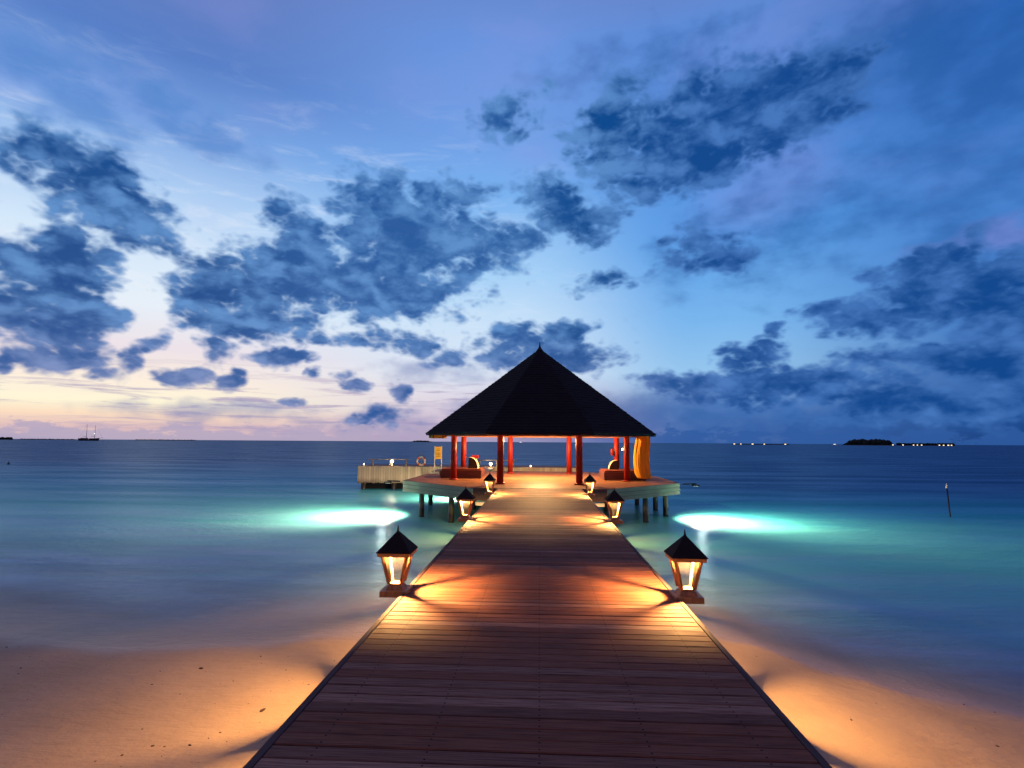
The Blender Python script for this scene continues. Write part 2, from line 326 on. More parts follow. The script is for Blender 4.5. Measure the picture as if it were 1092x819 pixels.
def water_mat():
    m, t, p = material('lagoon water'); t.n.remove(p); o = objco(t)
    dep = t.node('ShaderNodeAttribute', attribute_name='depth').outputs['Fac']
    h1 = t.noise(t.map(o, (.35, 1.0, 1), rot=(0, 0, R(8))), .9, 4, .6)
    h2 = t.noise(t.map(o, (.6, 1.5, 1), rot=(0, 0, R(-14))), 5.5, 4, .6)
    h3 = t.noise(t.map(o, (.012, .05, 1)), 1.0, 4, .6)
    b = t.node('ShaderNodeBump'); b.inputs['Strength'].default_value = .9; b.inputs['Distance'].default_value = .07
    t.put(b.inputs['Height'], t.m('ADD', h1, t.m('MULTIPLY', h2, .42)))
    b2 = t.node('ShaderNodeBump'); b2.inputs['Strength'].default_value = .8; b2.inputs['Distance'].default_value = 1.4
    t.put(b2.inputs['Height'], h3); t.l.new(b.outputs[0], b2.inputs['Normal'])
    gl = t.node('ShaderNodeBsdfGlossy'); gl.inputs['Roughness'].default_value = .27; t.l.new(b2.outputs[0], gl.inputs['Normal'])
    gl.inputs['Color'].default_value = (.68, .84, 1.0, 1)
    tr = t.node('ShaderNodeBsdfTransparent'); t.put(tr.inputs[0], t.ramp(t.m('DIVIDE', dep, 2.0, clamp=True), [(0, (.97, .98, .98, 1)), (.4, (.80, .95, .88, 1)), (1, (.50, .86, .74, 1))]))
    di = t.node('ShaderNodeBsdfDiffuse'); t.l.new(b2.outputs[0], di.inputs['Normal'])
    patch = t.noise(t.map(o, (.07, .3, 1), rot=(0, 0, R(4))), 2.0, 6, .65)
    dc = t.ramp(t.m('DIVIDE', t.m('MULTIPLY_ADD', t.m('SUBTRACT', patch, .5), 1.6, dep), 8., clamp=True),
                [(0, (.24, .42, .64, 1)), (.05, (.15, .38, .44, 1)), (.14, (.085, .45, .37, 1)), (.36, (.006, .24, .30, 1)), (.75, (.002, .075, .16, 1)), (1, (.0015, .052, .13, 1))])
    t.put(di.inputs[0], dc)
    mist = t.smooth(t.noise(t.map(o, (.25, .9, 1), rot=(0, 0, R(10))), .8, 5, .6), .35, .75, 1.5, 3.6)
    murk = t.m('SUBTRACT', 1., t.m('POWER', 2.718, t.m('SUBTRACT', t.m('MULTIPLY', dep, t.m('MULTIPLY', mist, -1.)), t.m('MULTIPLY', t.m('MULTIPLY', dep, dep), 2.6))))
    mx = t.node('ShaderNodeMixShader'); t.put(mx.inputs[0], murk); t.l.new(tr.outputs[0], mx.inputs[1]); t.l.new(di.outputs[0], mx.inputs[2])
    fr = t.node('ShaderNodeFresnel'); fr.inputs[0].default_value = 1.33; t.l.new(b2.outputs[0], fr.inputs['Normal'])
    ff = t.m('MULTIPLY', t.m('MINIMUM', t.m('MULTIPLY', fr.outputs[0], .8), .25), t.m('MULTIPLY_ADD', t.smooth(t.noise(t.map(o, (.03, .16, 1), rot=(0, 0, R(5))), 2.0, 6, .6), .3, .7), .7, .6))
    edge = t.smooth(dep, 0., .2)
    ms = t.node('ShaderNodeMixShader'); t.put(ms.inputs[0], t.m('MULTIPLY', ff, edge)); t.l.new(mx.outputs[0], ms.inputs[1]); t.l.new(gl.outputs[0], ms.inputs[2])
    t.l.new(ms.outputs[0], t.n['Material Output'].inputs[0]); return m
M['water'] = water_mat()

# ------------------------------------------------------------------ mesh helpers
class MB:
    def __init__(s): s.b = bmesh.new()
    def face(s, pts):
        vs = [s.b.verts.new(p) for p in pts]; return s.b.faces.new(vs)
    def hull8(s, lo, hi, bev=0.):
        """solid between two quads of four points (bottom, top), both counter-clockwise from above"""
        a = [s.b.verts.new(p) for p in lo]; c = [s.b.verts.new(p) for p in hi]
        fs = [s.b.faces.new(a[::-1]), s.b.faces.new(c)]
        for i in range(4):
            j = (i+1) % 4; fs.append(s.b.faces.new((a[i], a[j], c[j], c[i])))
        if bev:
            es = {e for f in fs for e in f.edges}
            bmesh.ops.bevel(s.b, geom=list(es), offset=bev, segments=2, affect='EDGES', profile=.6)
        return s
    def box(s, x0, x1, y0, y1, z0, z1, bev=0.):
        return s.hull8([(x0, y0, z0), (x1, y0, z0), (x1, y1, z0), (x0, y1, z0)], [(x0, y0, z1), (x1, y0, z1), (x1, y1, z1), (x0, y1, z1)], bev)
    def prism(s, poly, z0, z1):
        a = [s.b.verts.new((x, y, z0)) for x, y in poly]; c = [s.b.verts.new((x, y, z1)) for x, y in poly]
        s.b.faces.new(a[::-1]); s.b.faces.new(c)
        for i in range(len(poly)):
            j = (i+1) % len(poly); s.b.faces.new((a[i], a[j], c[j], c[i]))
        return s
    def bar(s, p, q, w, h=None, bev=0.):
        p = Vector(p); q = Vector(q); h = h or w; d = (q-p).normalized()
        u = d.cross(Vector((0, 0, 1)));  u = Vector((1, 0, 0)) if u.length < 1e-4 else u.normalized()
        v = u.cross(d)
        k = [u*(-w/2)+v*(-h/2), u*(w/2)+v*(-h/2), u*(w/2)+v*(h/2), u*(-w/2)+v*(h/2)]
        return s.hull8([p+x for x in k], [q+x for x in k], bev)
    def tube(s, pts, r, n=12, caps=True):
        pts = [Vector(p) for p in pts]; rs = r if isinstance(r, (list, tuple)) else [r]*len(pts); rings = []
        for i, p in enumerate(pts):
            d = (pts[min(i+1, len(pts)-1)]-pts[max(i-1, 0)]).normalized()
            u = d.cross(Vector((0, 0, 1)));  u = Vector((1, 0, 0)) if u.length < 1e-3 else u.normalized()
            v = d.cross(u)
            rings.append([s.b.verts.new(p+(u*math.cos(2*math.pi*k/n)+v*math.sin(2*math.pi*k/n))*rs[i]) for k in range(n)])
        for a, c in zip(rings, rings[1:]):
            for k in range(n):
                j = (k+1) % n; f = s.b.faces.new((a[k], a[j], c[j], c[k])); f.smooth = True
        if caps: s.b.faces.new(rings[0][::-1]); s.b.faces.new(rings[-1])
        return s
    def torus(s, c, R_, r, a0=0., a1=2*math.pi, n=48, m=12):
        """ring standing in the XZ plane"""
        pts = [(c[0]+R_*math.cos(a0+(a1-a0)*i/n), c[1], c[2]+R_*math.sin(a0+(a1-a0)*i/n)) for i in range(n+1)]
        return s.tube(pts, r, m)
    def ball(s, c, r, sz=1.):
        g = bmesh.ops.create_uvsphere(s.b, u_segments=16, v_segments=10, radius=r)
        for v in g['verts']: v.co.z *= sz; v.co += Vector(c)
        for v in g['verts']:
            for f in v.link_faces: f.smooth = True
        return s
    def build(s, name, mat, parent=None, recalc=True):
        if recalc: bmesh.ops.recalc_face_normals(s.b, faces=s.b.faces)
        me = bpy.data.meshes.new(name); s.b.to_mesh(me); s.b.free()
        o = bpy.data.objects.new(name, me); col.objects.link(o)
        if mat: me.materials.append(mat)
        if parent: o.parent = parent
        return o
def tag(o, label=None, cat=None, group=None, kind=None):
    if label: o['label'] = label
    if cat: o['category'] = cat
    if group: o['group'] = group
    if kind: o['kind'] = kind
    return o
def thing(name, label, cat, loc=(0, 0, 0), rz=0., group=None):
    e = bpy.data.objects.new(name, None); col.objects.link(e); e.location = loc; e.rotation_euler = (0, 0, rz); e.empty_display_size = .2
    return tag(e, label, cat, group)
def copy_tree(o, parent=None):
    c = o.copy(); col.objects.link(c)
    if parent: c.parent = parent
    for ch in list(o.children):
        if ch.name.split('.')[0] in bpy.data.objects or True: copy_tree(ch, c)
    return c
def point(name, loc, power, color, radius=.03, parent=None):
    l = bpy.data.lights.new(name, 'POINT'); l.energy = power; l.color = color; l.shadow_soft_size = radius
    o = bpy.data.objects.new(name, l); col.objects.link(o); o.location = loc
    if parent: o.parent = parent
    return o

# ------------------------------------------------------------------ beach, seabed and water
def smoothstep(a, b, v):
    k = min(1, max(0, (v-a)/(b-a))); return k*k*(3-2*k)
SH = [(-400, 6.5), (-60, 8.0), (-14, 8.9), (-8.5, 8.75), (-6, 8.35), (-4.4, 8.5), (-3, 9.3), (0, 10.0), (2.2, 9.9), (3.2, 9.3), (4.0, 8.3), (4.8, 7.6), (6, 6.9), (9, 5.8), (12, 5.0), (30, 4.5), (400, 3)]
def shore(x):
    for (a, u), (b, v) in zip(SH, SH[1:]):
        if a <= x <= b: return u+(v-u)*smoothstep(a, b, x)
    return SH[0][1] if x < 0 else SH[-1][1]
def ground_z(x, y):
    s = shore(x)+.25*noise.noise((x*.35, 3.3, 0))
    d = y-s
    near = .03*noise.noise((x*.5, y*.5, 1.7))+.012*noise.noise((x*2.1, y*2.1, 5.1))
    if d < 0:
        z = WATER_Z-.075*d if d > -12 else WATER_Z+.9+.03*min(40, -12-d)
        return z+near*smoothstep(0, -1.0, d)
    sl = .065+.05*smoothstep(2, 7, x)
    z = WATER_Z-min(sl*d, 1.05+.35*smoothstep(3, 10, x))-max(0, min(d-14.5, 200))*(.10+.12*smoothstep(2, 9, x))
    return max(z+near*smoothstep(0, 2, d)*1.5, -14)
def axis(lo, hi, step, grow, far):
    a = [lo+i*step for i in range(int((hi-lo)/step)+1)]
    s = step; v = a[-1]; up = []
    while v < far: s *= grow; v += s; up.append(v)
    return a, up
xa, up = axis(-16, 16, .16, 1.22, 26000); XS = [-v for v in up[::-1]]+xa+up
ya, up = axis(-2, 14, .16, 1.06, 26000); s_, v_, dn = .16, -2., []
while v_ > -400: s_ *= 1.3; v_ -= s_; dn.append(v_)
YS = dn[::-1]+ya+up
def sheet(name, fn, mat, attr=None):
    nx, ny = len(XS), len(YS)
    vs = [(x, y, fn(x, y)) for y in YS for x in XS]
    fs = [(j*nx+i, j*nx+i+1, (j+1)*nx+i+1, (j+1)*nx+i) for j in range(ny-1) for i in range(nx-1)]
    me = bpy.data.meshes.new(name); me.from_pydata(vs, [], fs); me.materials.append(mat)
    me.polygons.foreach_set('use_smooth', [True]*len(fs))
    if attr:
        a = me.attributes.new('depth', 'FLOAT', 'POINT'); a.data.foreach_set('value', attr(vs))
    o = bpy.data.objects.new(name, me); col.objects.link(o); tag(o, kind='structure'); return o
sheet('sand', ground_z, M['sand'])
sheet('water', lambda x, y: WATER_Z, M['water'], lambda vs: [max(0, WATER_Z-ground_z(x, y)) for x, y, z in vs])

# ------------------------------------------------------------------ jetty
PITCH = .125
CY, DECK_A = 25.6, 5.76                       # pavilion centre and platform apothem
T8 = math.tan(R(22.5))
def octagon(a, cy=0.): return [(a*math.cos(R(22.5+45*k))/math.cos(R(22.5)), cy+a*math.sin(R(22.5+45*k))/math.cos(R(22.5))) for k in range(8)]
def board(mb, x0, x1, x2, x3, y0, y1, z):
    """one board: front edge from x0 to x1 at y0, back edge from x2 to x3 at y1"""
    prof = [(0, -.032), (0, -.005), (.05, 0), (.95, 0), (1, -.005), (1, -.032)]
    A, B = [], []
    for k, dz in prof:
        yy = y0+(y1-y0)*k
        A.append(mb.b.verts.new((x0+(x2-x0)*k, yy, z+dz))); B.append(mb.b.verts.new((x1+(x3-x1)*k, yy, z+dz)))
    for i in range(6):
        j = (i+1) % 6; mb.b.faces.new((A[i], B[i], B[j], A[j]))
    mb.b.faces.new(A[::-1]); mb.b.faces.new(B)
W = 1.5
jetty = thing('jetty', 'long straight jetty of dark red brown boards running out from the beach', 'jetty', (0, 0, 0))
mb = MB(); y = -3.0
while y < CY-DECK_A-.01:
    z = random.uniform(-.0025, .0015)
    y1 = min(y+PITCH-random.uniform(.004, .009), CY-DECK_A-.004)
    board(mb, -W+.05, W-.05, -W+.05, W-.05, y, y1, z); y += PITCH
mb.build('deck', M['deck'], jetty)
for s in (-1, 1):
    mb = MB(); mb.box(s*W-(.045 if s > 0 else 0), s*W+(.045 if s < 0 else 0), -3, CY-DECK_A-.004, -.20, .004, .006); mb.build('edge_beam', M['edge'], jetty)
for x in (-1.15, 0, 1.15):
    MB().box(x-.05, x+.05, -3, CY-DECK_A, -.23, -.036).build('joist', M['edge'], jetty)
for y in (1.5, 7.3, 13.0, 18.6):
    MB().box(-1.44, 1.44, y-.07, y+.07, -.42, -.234).build('crossbeam', M['edge'], jetty)
    for x in (-1.1, 1.1):
        MB().tube([(x, y, ground_z(x, y)-.4), (x, y, -.425)], [.12, .11], 16).build('pile', M['pile'], jetty)

# ------------------------------------------------------------------ pavilion
pav = thing('pavilion', 'octagonal open pavilion with steep dark roof and red columns on a platform over the lagoon', 'pavilion', (0, CY, 0))
mb = MB(); y = -DECK_A+.004
def half(y, a=DECK_A): return min(a, a*T8+a-abs(y)) if abs(y) < a else a*T8
while y < DECK_A-.02:
    y1 = min(y+PITCH-.006, DECK_A-.004); h0, h1 = half(y)-.05, half(y1)-.05
    z = random.uniform(-.002, .001); k = random.uniform(-2, 2)
    for a, b in ((-1, k-.002), (k+.002, 1)):
        xa0 = -h0 if a == -1 else a; xb0 = h0 if b == 1 else b
        xa1 = -h1 if a == -1 else a; xb1 = h1 if b == 1 else b
        board(mb, xa0, xb0, xa1, xb1, y, y1, z)
    y += PITCH
mb.build('deck', M['platform'], pav)
oc = octagon(DECK_A)
for k in range(8):                                   # planked skirt, one panel per side, laid as three boards
    p, q = Vector((*oc[k], 0)), Vector((*oc[(k+1) % 8], 0)); d = (q-p).normalized(); n = Vector((d.y, -d.x, 0))
    mb = MB()
    for r in range(3):
        z1 = .006-r*.152; z0 = z1-.146
        for a, b in ((0, .5), (.5, 1)):
            pa, pb = p.lerp(q, a)+d*.003, p.lerp(q, b)-d*.003; o_ = n*random.uniform(0, .006)
            mb.hull8([pa-n*.045+o_+Vector((0, 0, z0)), pb-n*.045+o_+Vector((0, 0, z0)), pb+o_+Vector((0, 0, z0)), pa+o_+Vector((0, 0, z0))],
                     [pa-n*.045+o_+Vector((0, 0, z1)), pb-n*.045+o_+Vector((0, 0, z1)), pb+o_+Vector((0, 0, z1)), pa+o_+Vector((0, 0, z1))])
    mb.build('fascia', M['edge'] if k == 5 else M['fascia'], pav)
for x in (-3.6, -1.2, 1.2, 3.6): MB().box(x-.07, x+.07, -half(x)+.1, half(x)-.1, -.30, -.04).build('joist', M['edge'], pav)
MB().box(-2.3, 2.3, -DECK_A+.06, -DECK_A+.18, -.62, -.5, .01).build('front_ledger', M['steel'], pav)
for a in (5.35, 3.0):
    pts = octagon(a)
    for k in range(8):
        for f in ((.15, .62) if a > 4 else (.5,)):
            p = Vector((*pts[k], 0)).lerp(Vector((*pts[(k+1) % 8], 0)), f)
            g = ground_z(p.x, p.y+CY)
            MB().tube([(p.x, p.y, g-.3), (p.x, p.y, WATER_Z), (p.x, p.y, -.30)], [.12, .115, .105], 18).build('pile', M['pile'], pav)
COL_A, EAVE = 3.75, 2.0
for k in range(8):
    x, y = octagon(COL_A)[k]
    o = MB().tube([(x, y, .0), (x, y, 2.4)], [.135, .125], 24).build('column', M['red'], pav)
    MB().tube([(x, y, .002), (x, y, .05), (x, y, .065)], [.19, .19, .165], 24).build('base_plate', M['red'], o)
bo, bi = octagon(COL_A+.07), octagon(COL_A-.07)
for k in range(8):
    j = (k+1) % 8
    mb = MB(); lo = [(*bo[k], 1.885), (*bo[j], 1.885), (*bi[j], 1.885), (*bi[k], 1.885)]
    mb.hull8(lo, [(p[0], p[1], 2.06) for p in lo]).build('ring_beam', M['beam'], pav)
RA, APEX = 4.9, 6.02
def ring_pts(a, z, n, jit):
    out = []; o8 = octagon(a)
    for k in range(8):
        p, q = o8[k], o8[(k+1) % 8]
        for i in range(n):
            f = i/n; out.append((p[0]+(q[0]-p[0])*f+random.uniform(-jit, jit), p[1]+(q[1]-p[1])*f+random.uniform(-jit, jit), z+random.uniform(-jit, jit)))
    return out
mb = MB(); NC = 34
for c in range(NC):                                   # shingle courses, each lapping over the one below
    f0, f1 = c/NC, min(1, (c+1.25)/NC); n = max(3, int(26*(1-f0)))
    lift = .035
    a0, a1 = RA*(1-f0)+.02, RA*(1-f1)+.012
    z0, z1 = EAVE+(APEX-EAVE)*f0, EAVE+(APEX-EAVE)*f1
    r0 = ring_pts(a0, z0-.022, n, .006); r1 = ring_pts(a0+.012, z0+lift*.2, n, .006); r2 = ring_pts(a1, z1, n, .004)
    V = [[mb.b.verts.new(p) for p in r] for r in (r0, r1, r2)]
    for A, B in zip(V, V[1:]):
        for i in range(len(A)):
            j = (i+1) % len(A); mb.b.faces.new((A[i], A[j], B[j], B[i]))
roof = mb.build('roof', M['thatch'], pav, recalc=False)
mb = MB(); o8 = octagon(RA-.02); i8 = octagon(RA-.10)      # board ceiling under the shingles, with a fascia rim at the eave
for k in range(8):
    j = (k+1) % 8
    mb.face([(*i8[k], EAVE-.06), (*i8[j], EAVE-.06), (0, 0, APEX-.25)])
    mb.face([(*o8[k], EAVE-.075), (*o8[j], EAVE-.075), (*i8[j], EAVE-.06), (*i8[k], EAVE-.06)])
mb.build('ceiling', M['ceil'], roof, recalc=False)
mb = MB()
for k in range(8):
    j = (k+1) % 8; lo = [(*octagon(RA)[k], EAVE-.085), (*octagon(RA)[j], EAVE-.085), (*octagon(RA-.05)[j], EAVE-.085), (*octagon(RA-.05)[k], EAVE-.085)]
    mb.hull8(lo, [(p[0], p[1], EAVE-.005) for p in lo])
mb.build('eave_board', M['black'], roof)
for k in range(8):
    x, y = octagon(1)[k]; a = .35
    MB().bar((x*(RA-.2), y*(RA-.2), EAVE-.03), (x*a, y*a, APEX-.5), .07, .12).build('rafter', M['beam'], roof)
MB().tube([(0, 0, APEX-.12), (0, 0, APEX-.02), (0, 0, APEX+.08), (0, 0, APEX+.2), (0, 0, APEX+.34)], [.19, .12, .055, .03, .008], 14).build('finial', M['black'], roof)
lamp = thing('pendant_lamp', 'warm pendant lamp hanging under the pavilion roof', 'lamp', (0, CY-.4, 2.38))
MB().tube([(0, 0, .3), (0, 0, 3.1)], .012, 8).build('cord', M['black'], lamp)
MB().tube([(0, 0, .12), (0, 0, .3)], [.16, .05], 20, False).build('lamp_shade', M['black'], lamp)
MB().ball((0, 0, .16), .05).build('bulb', M['bulb'], lamp)
point('pendant_light', (0, CY-.4, 2.41), 3600, (1.0, .54, .20), .07)

# ------------------------------------------------------------------ things on the platform
def daybed(loc, w, d, label):
    t = thing('daybed', label, 'daybed', loc, 0, 'daybeds under the pavilion roof')
    MB().box(-w/2, w/2, -d/2, d/2, .03, .36, .012).build('frame', M['bench'], t)
    MB().box(-w/2+.05, w/2-.05, -d/2+.05, d/2-.05, .361, .43, .025).build('mattress', M['mattress'], t)
    for x in (-w/2+.08, w/2-.08):
        for y in (-d/2+.08, d/2-.08): MB().box(x-.04, x+.04, y-.04, y+.04, .0, .03).build('leg', M['black'], t)
    return t
daybed((-3.56, 25.75, .002), 1.88, 1.75, 'red brown timber daybed on the left side of the pavilion, beside the sign')
daybed((3.74, 25.5, .002), 1.84, 2.0, 'red brown timber daybed on the right side of the pavilion, beside the orange curtain')
def wedge(loc, s, label, h=.5, w=.45):
    t = thing('wedge_cushion', label, 'cushion', loc, 0, 'wedge cushions on the daybeds')
    n = 10; prof = [(0, 0)]+[(w*math.cos(a*math.pi/2/n)**.8 if a < n else 0.03, h*math.sin(a*math.pi/2/n)) for a in range(n+1)]
    prof = [(s*x, z) for x, z in prof]
    mb = MB(); A = [mb.b.verts.new((x, -.3, z)) for x, z in prof]; B = [mb.b.verts.new((x, .3, z)) for x, z in prof]
    for i in range(1, len(prof)-1): mb.b.faces.new((A[i], A[i+1], B[i+1], B[i]))
    mb.b.faces.new((A[0], A[1], B[1], B[0])); mb.b.faces.new((A[-1], A[0], B[0], B[-1]))
    mb.build('cover', M['cushion'], t)
    for yy in (-.302, .302):
        mb = MB(); mb.face([(x*.98, yy, z*.98) for x, z in prof]); mb.build('end_panel', M['shade_cloth'], t)
wedge((-3.28, 25.6, .434), 1, 'pale wedge cushion with shade-painted end standing on the left daybed')
wedge((3.58, 25.7, .434), -1, 'pale rounded wedge cushion with shade-painted end standing on the right daybed', .42, .40)
t = thing('fire_point', 'small red topped pedestal box standing behind the left daybed', 'fire box', (-3.22, 27.6, .002))
MB().box(-.12, .12, -.1, .1, 0, .84, .01).build('post', M['rail'], t); MB().box(-.17, .17, -.14, .14, .84, .98, .02).build('cap', M['red'], t)
t = thing('fire_extinguisher', 'red fire extinguisher hung on the inner right column', 'extinguisher', (3.52, 27.05, 1.02))
MB().tube([(0, 0, 0), (0, 0, .02), (0, 0, .30), (0, 0, .36)], [.05, .07, .07, .03], 16).build('cylinder', M['red'], t)
MB().tube([(0, 0, .36), (0, 0, .42)], .022, 10).build('valve', M['black'], t)
MB().tube([(0, 0, .4), (-.06, 0, .38), (-.085, 0, .25), (-.08, 0, .12)], .012, 8).build('hose', M['black'], t)
MB().box(.05, .10, -.03, .03, .1, .3).build('bracket', M['steel'], t)
t = thing('wall_lamp', 'tiny lit lamp fixed to the far side of a right hand red column', 'lamp', (3.98, 27.0, 1.33))
MB().box(-.11, -.02, -.02, .02, -.02, .02).build('bracket', M['black'], t); MB().ball((.02, 0, 0), .045).build('globe', M['lamp_glow'], t)

def curtain():
    t = thing('curtain', 'orange curtain hanging from the right eave, drawn in and tied near its foot', 'curtain', (4.42, 23.95, .12))
    H, nx, nz = 1.86, 60, 40; vs, fs = [], []
    for k in range(nz+1):
        f = k/nz; z = H*f
        for i in range(nx+1):
            u = i/nx
            left = -.30-.10*math.sin(math.pi*f**.9)+.08*f**3; right = .28-.06*math.sin(math.pi*min(1, f*1.25))+.03*(1-f)
            if f < .12: left += (.12-f)*.7
            x = left+(right-left)*u
            y = .010*math.sin(u*34+1.1*math.sin(f*3))+.022*math.sin(u*13+2+f*2)-.55*(u-.5)
            vs.append((x*.92, y, z))
    for k in range(nz):
        for i in range(nx): a = k*(nx+1)+i; fs.append((a, a+1, a+nx+2, a+nx+1))
    me = bpy.data.meshes.new('cloth'); me.from_pydata(vs, [], fs); me.materials.append(M['curtain']); me.polygons.foreach_set('use_smooth', [True]*len(fs))
    o = bpy.data.objects.new('cloth', me); col.objects.link(o); o.parent = t
    sm = o.modifiers.new('thick', 'SOLIDIFY'); sm.thickness = .006
    MB().tube([(-.36, .32, H+.01), (.34, -.30, H+.01)], .018, 10).build('curtain_rod', M['black'], t)
curtain()
t = thing('rolled_blind', 'rolled up orange blind hanging under the left eave', 'blind', (-4.42, 23.85, 1.87))
MB().tube([(-.33, 0, 0), (.36, 0, 0)], .085, 20).build('cloth_roll', M['curtain'], t)
MB().tube([(-.40, 0, 0), (-.331, 0, 0)], .07, 20).build('end_cap', M['black'], t)
for x in (-.2, .22): MB().box(x-.015, x+.015, -.09, .09, -.09, .12).build('strap', M['black'], t)

# ------------------------------------------------------------------ floodlights at the platform corners
def flood(s, label):
    t = thing('floodlight', label, 'floodlight', (s*5.86, 23.15, -.03), 0, 'floodlights over the lagoon')
    MB().bar((0, 0, 0), (s*.52, -.12, .03), .05, .05, .006).build('arm', M['black'], t)
    h = MB().box(min(s*.36, s*.62), max(s*.36, s*.62), -.24, -.02, -.06, -.005, .01).build('housing', M['black'], t)
    MB().box(min(s*.40, s*.58), max(s*.40, s*.58), -.21, -.05, -.066, -.062).build('lens', M['lens'], h)
    l = bpy.data.lights.new('flood_beam', 'SPOT'); l.energy = 11000; l.color = (1.0, .70, .48); l.spot_size = R(152); l.spot_blend = 1.0; l.shadow_soft_size = .06
    o = bpy.data.objects.new('flood_beam', l); col.objects.link(o); o.location = (s*6.35, 23.0, -.13)
    o.rotation_euler = Vector((s*.8, -.1, -1)).to_track_quat('-Z', 'Y').to_euler()
    point('flood_spill', (s*6.5, 22.85, -.6), 28, (.95, 1.0, .80), .06)
flood(-1, 'dark floodlight on an arm at the left corner of the platform')
flood(1, 'dark floodlight on an arm at the right corner of the platform')
l = bpy.data.lights.new('flood_beam_rear', 'SPOT'); l.energy = 4500; l.color = (1, .74, .5); l.spot_size = R(160); l.spot_blend = .7; l.shadow_soft_size = .06
o = bpy.data.objects.new('flood_beam_rear', l); col.objects.link(o); o.location = (-4.2, 30.2, -.4); o.rotation_euler = Vector((-.35, .2, -1)).to_track_quat('-Z', 'Y').to_euler()

# ------------------------------------------------------------------ lanterns
def lantern():
    t = thing('lantern', '', 'lantern', (0, 0, 0), 0, 'lanterns along the jetty edges')
    L = M['lantern']
    MB().box(-.16, .16, -.16, .16, -.055, .012, .006).build('base', L, t)
    q = lambda h, z: [(-h, -h, z), (h, -h, z), (h, h, z), (-h, h, z)]
    MB().hull8(q(.106, .0122), q(.082, .058), .004).build('plinth', L, t)
    MB().box(-.074, .074, -.074, .074, .0582, .082, .004).build('collar', L, t)
    b, a, z0, z1 = .074, .142, .079, .412
    for sx in (-1, 1):
        for sy in (-1, 1):
            MB().bar((sx*b, sy*b, z0), (sx*a, sy*a, z1), .034, .034, .003).build('post', L, t)
    for k in range(4):
        r = Matrix.Rotation(math.pi/2*k, 3, 'Z')
        lo = [r @ Vector(v) for v in ((-b+.017, -b-.002, z0+.006), (b-.017, -b-.002, z0+.006), (b-.017, -b+.002, z0+.006), (-b+.017, -b+.002, z0+.006))]
        hi = [r @ Vector(v) for v in ((-a+.017, -a-.002, z1-.004), (a-.017, -a-.002, z1-.004), (a-.017, -a+.002, z1-.004), (-a+.017, -a+.002, z1-.004))]
        MB().hull8(lo, hi).build('glass_pane', M['glass'], t)
    mb = MB()
    for k in range(4):
        r = Matrix.Rotation(math.pi/2*k, 3, 'Z'); P = [(-.19, -.19), (.19, -.19), (.155, -.155), (-.155, -.155)]
        mb.hull8([r @ Vector((x, y, .405)) for x, y in P], [r @ Vector((x, y, .447)) for x, y in P])
    mb.build('frame', M['lantern_frame'], t)
    mb = MB(); o_, i_ = .202, .165
    for k in range(4):
        r = Matrix.Rotation(math.pi/2*k, 3, 'Z')
        mb.face([r @ Vector(v) for v in ((-o_, -o_, .4475), (o_, -o_, .4475), (o_, -o_, .456), (-o_, -o_, .456))])
        mb.face([r @ Vector(v) for v in ((-o_, -o_, .456), (o_, -o_, .456), (.012, -.012, .672), (-.012, -.012, .672))])
        mb.face([r @ Vector(v) for v in ((-o_, -o_, .4475), (-i_, -i_, .4475), (i_, -i_, .4475), (o_, -o_, .4475))])
    mb.face([(-.012, -.012, .672), (.012, -.012, .672), (.012, .012, .672), (-.012, .012, .672)])
    rf = mb.build('roof', M['lantern_roof'], t)
    mb = MB()
    for k in range(4):
        r = Matrix.Rotation(math.pi/2*k, 3, 'Z'); mb.face([r @ Vector(v) for v in ((-i_, -i_, .4478), (i_, -i_, .4478), (0, 0, .63))])
    mb.build('lining', M['steel'], rf)
    MB().tube([(0, 0, .655), (0, 0, .69), (0, 0, .745)], [.02, .012, .004], 10).build('finial', M['black'], rf)
    MB().tube([(0, 0, .52), (0, 0, .61)], .022, 10).build('bulb_holder', M['black'], t)
    MB().ball((0, 0, .51), .026).build('bulb', M['bulb'], t)
    return t
proto = lantern()
WHERE = {6.24: ('nearest and largest on the {} jetty edge, beside the beach', 1), 11.95: ('middle one on the {} jetty edge, halfway to the pavilion', 1),
         .49: ('unseen extra added to warm the foreground on the {} jetty edge', 1),  # unseen pair, added for warm light on the near boards and sand
         17.7: ('smallest and farthest on the {} jetty edge, before the pavilion', 1)}
first = True
for yy, (lb, _) in WHERE.items():
    for s, side in ((-1, 'left'), (1, 'right')):
        o = proto if first else copy_tree(proto); first = False
        o.location = (s*1.59, yy, .012); o.scale = (.94, .94, .94); o['label'] = 'lit timber lantern, '+lb.format(side)
        point('lantern_light', (s*1.59, yy, .456), 980 if yy > 1 else 300, (1.0, .52, .17), .033)

# ------------------------------------------------------------------ wharf behind the pavilion
wh = thing('wharf', 'low boat wharf clad in pale vertical planks behind the pavilion', 'wharf', (0, 35.4, 0))
X0, X1 = -11.75, 2.6
mb = MB(); x = X0
while x < X1-.02:
    y_ = random.uniform(0, .012); mb.box(x, min(x+.152, X1), -.05+y_, -.005+y_, -1.02+random.uniform(-.05, .03), .03); x += .16
mb.build('plank_cladding', M['wharf_wall'], wh)
mb = MB()
for yy in [.0+i*.16 for i in range(20)]: mb.box(X0, X1, yy, yy+.15, .005, .04)
mb.build('deck', M['wharf_deck'], wh)
mb = MB()
for yy in [-4.4+i*.14 for i in range(31)]: mb.box(-6.1, -2.9, yy, yy+.132, -.045, -.008)
mb.build('walkway', M['wharf_deck'], wh)
MB().box(X0+.02, X0+.07, .0, 3.1, -1.0, .0).build('side_cladding', M['wharf_wall'], wh)
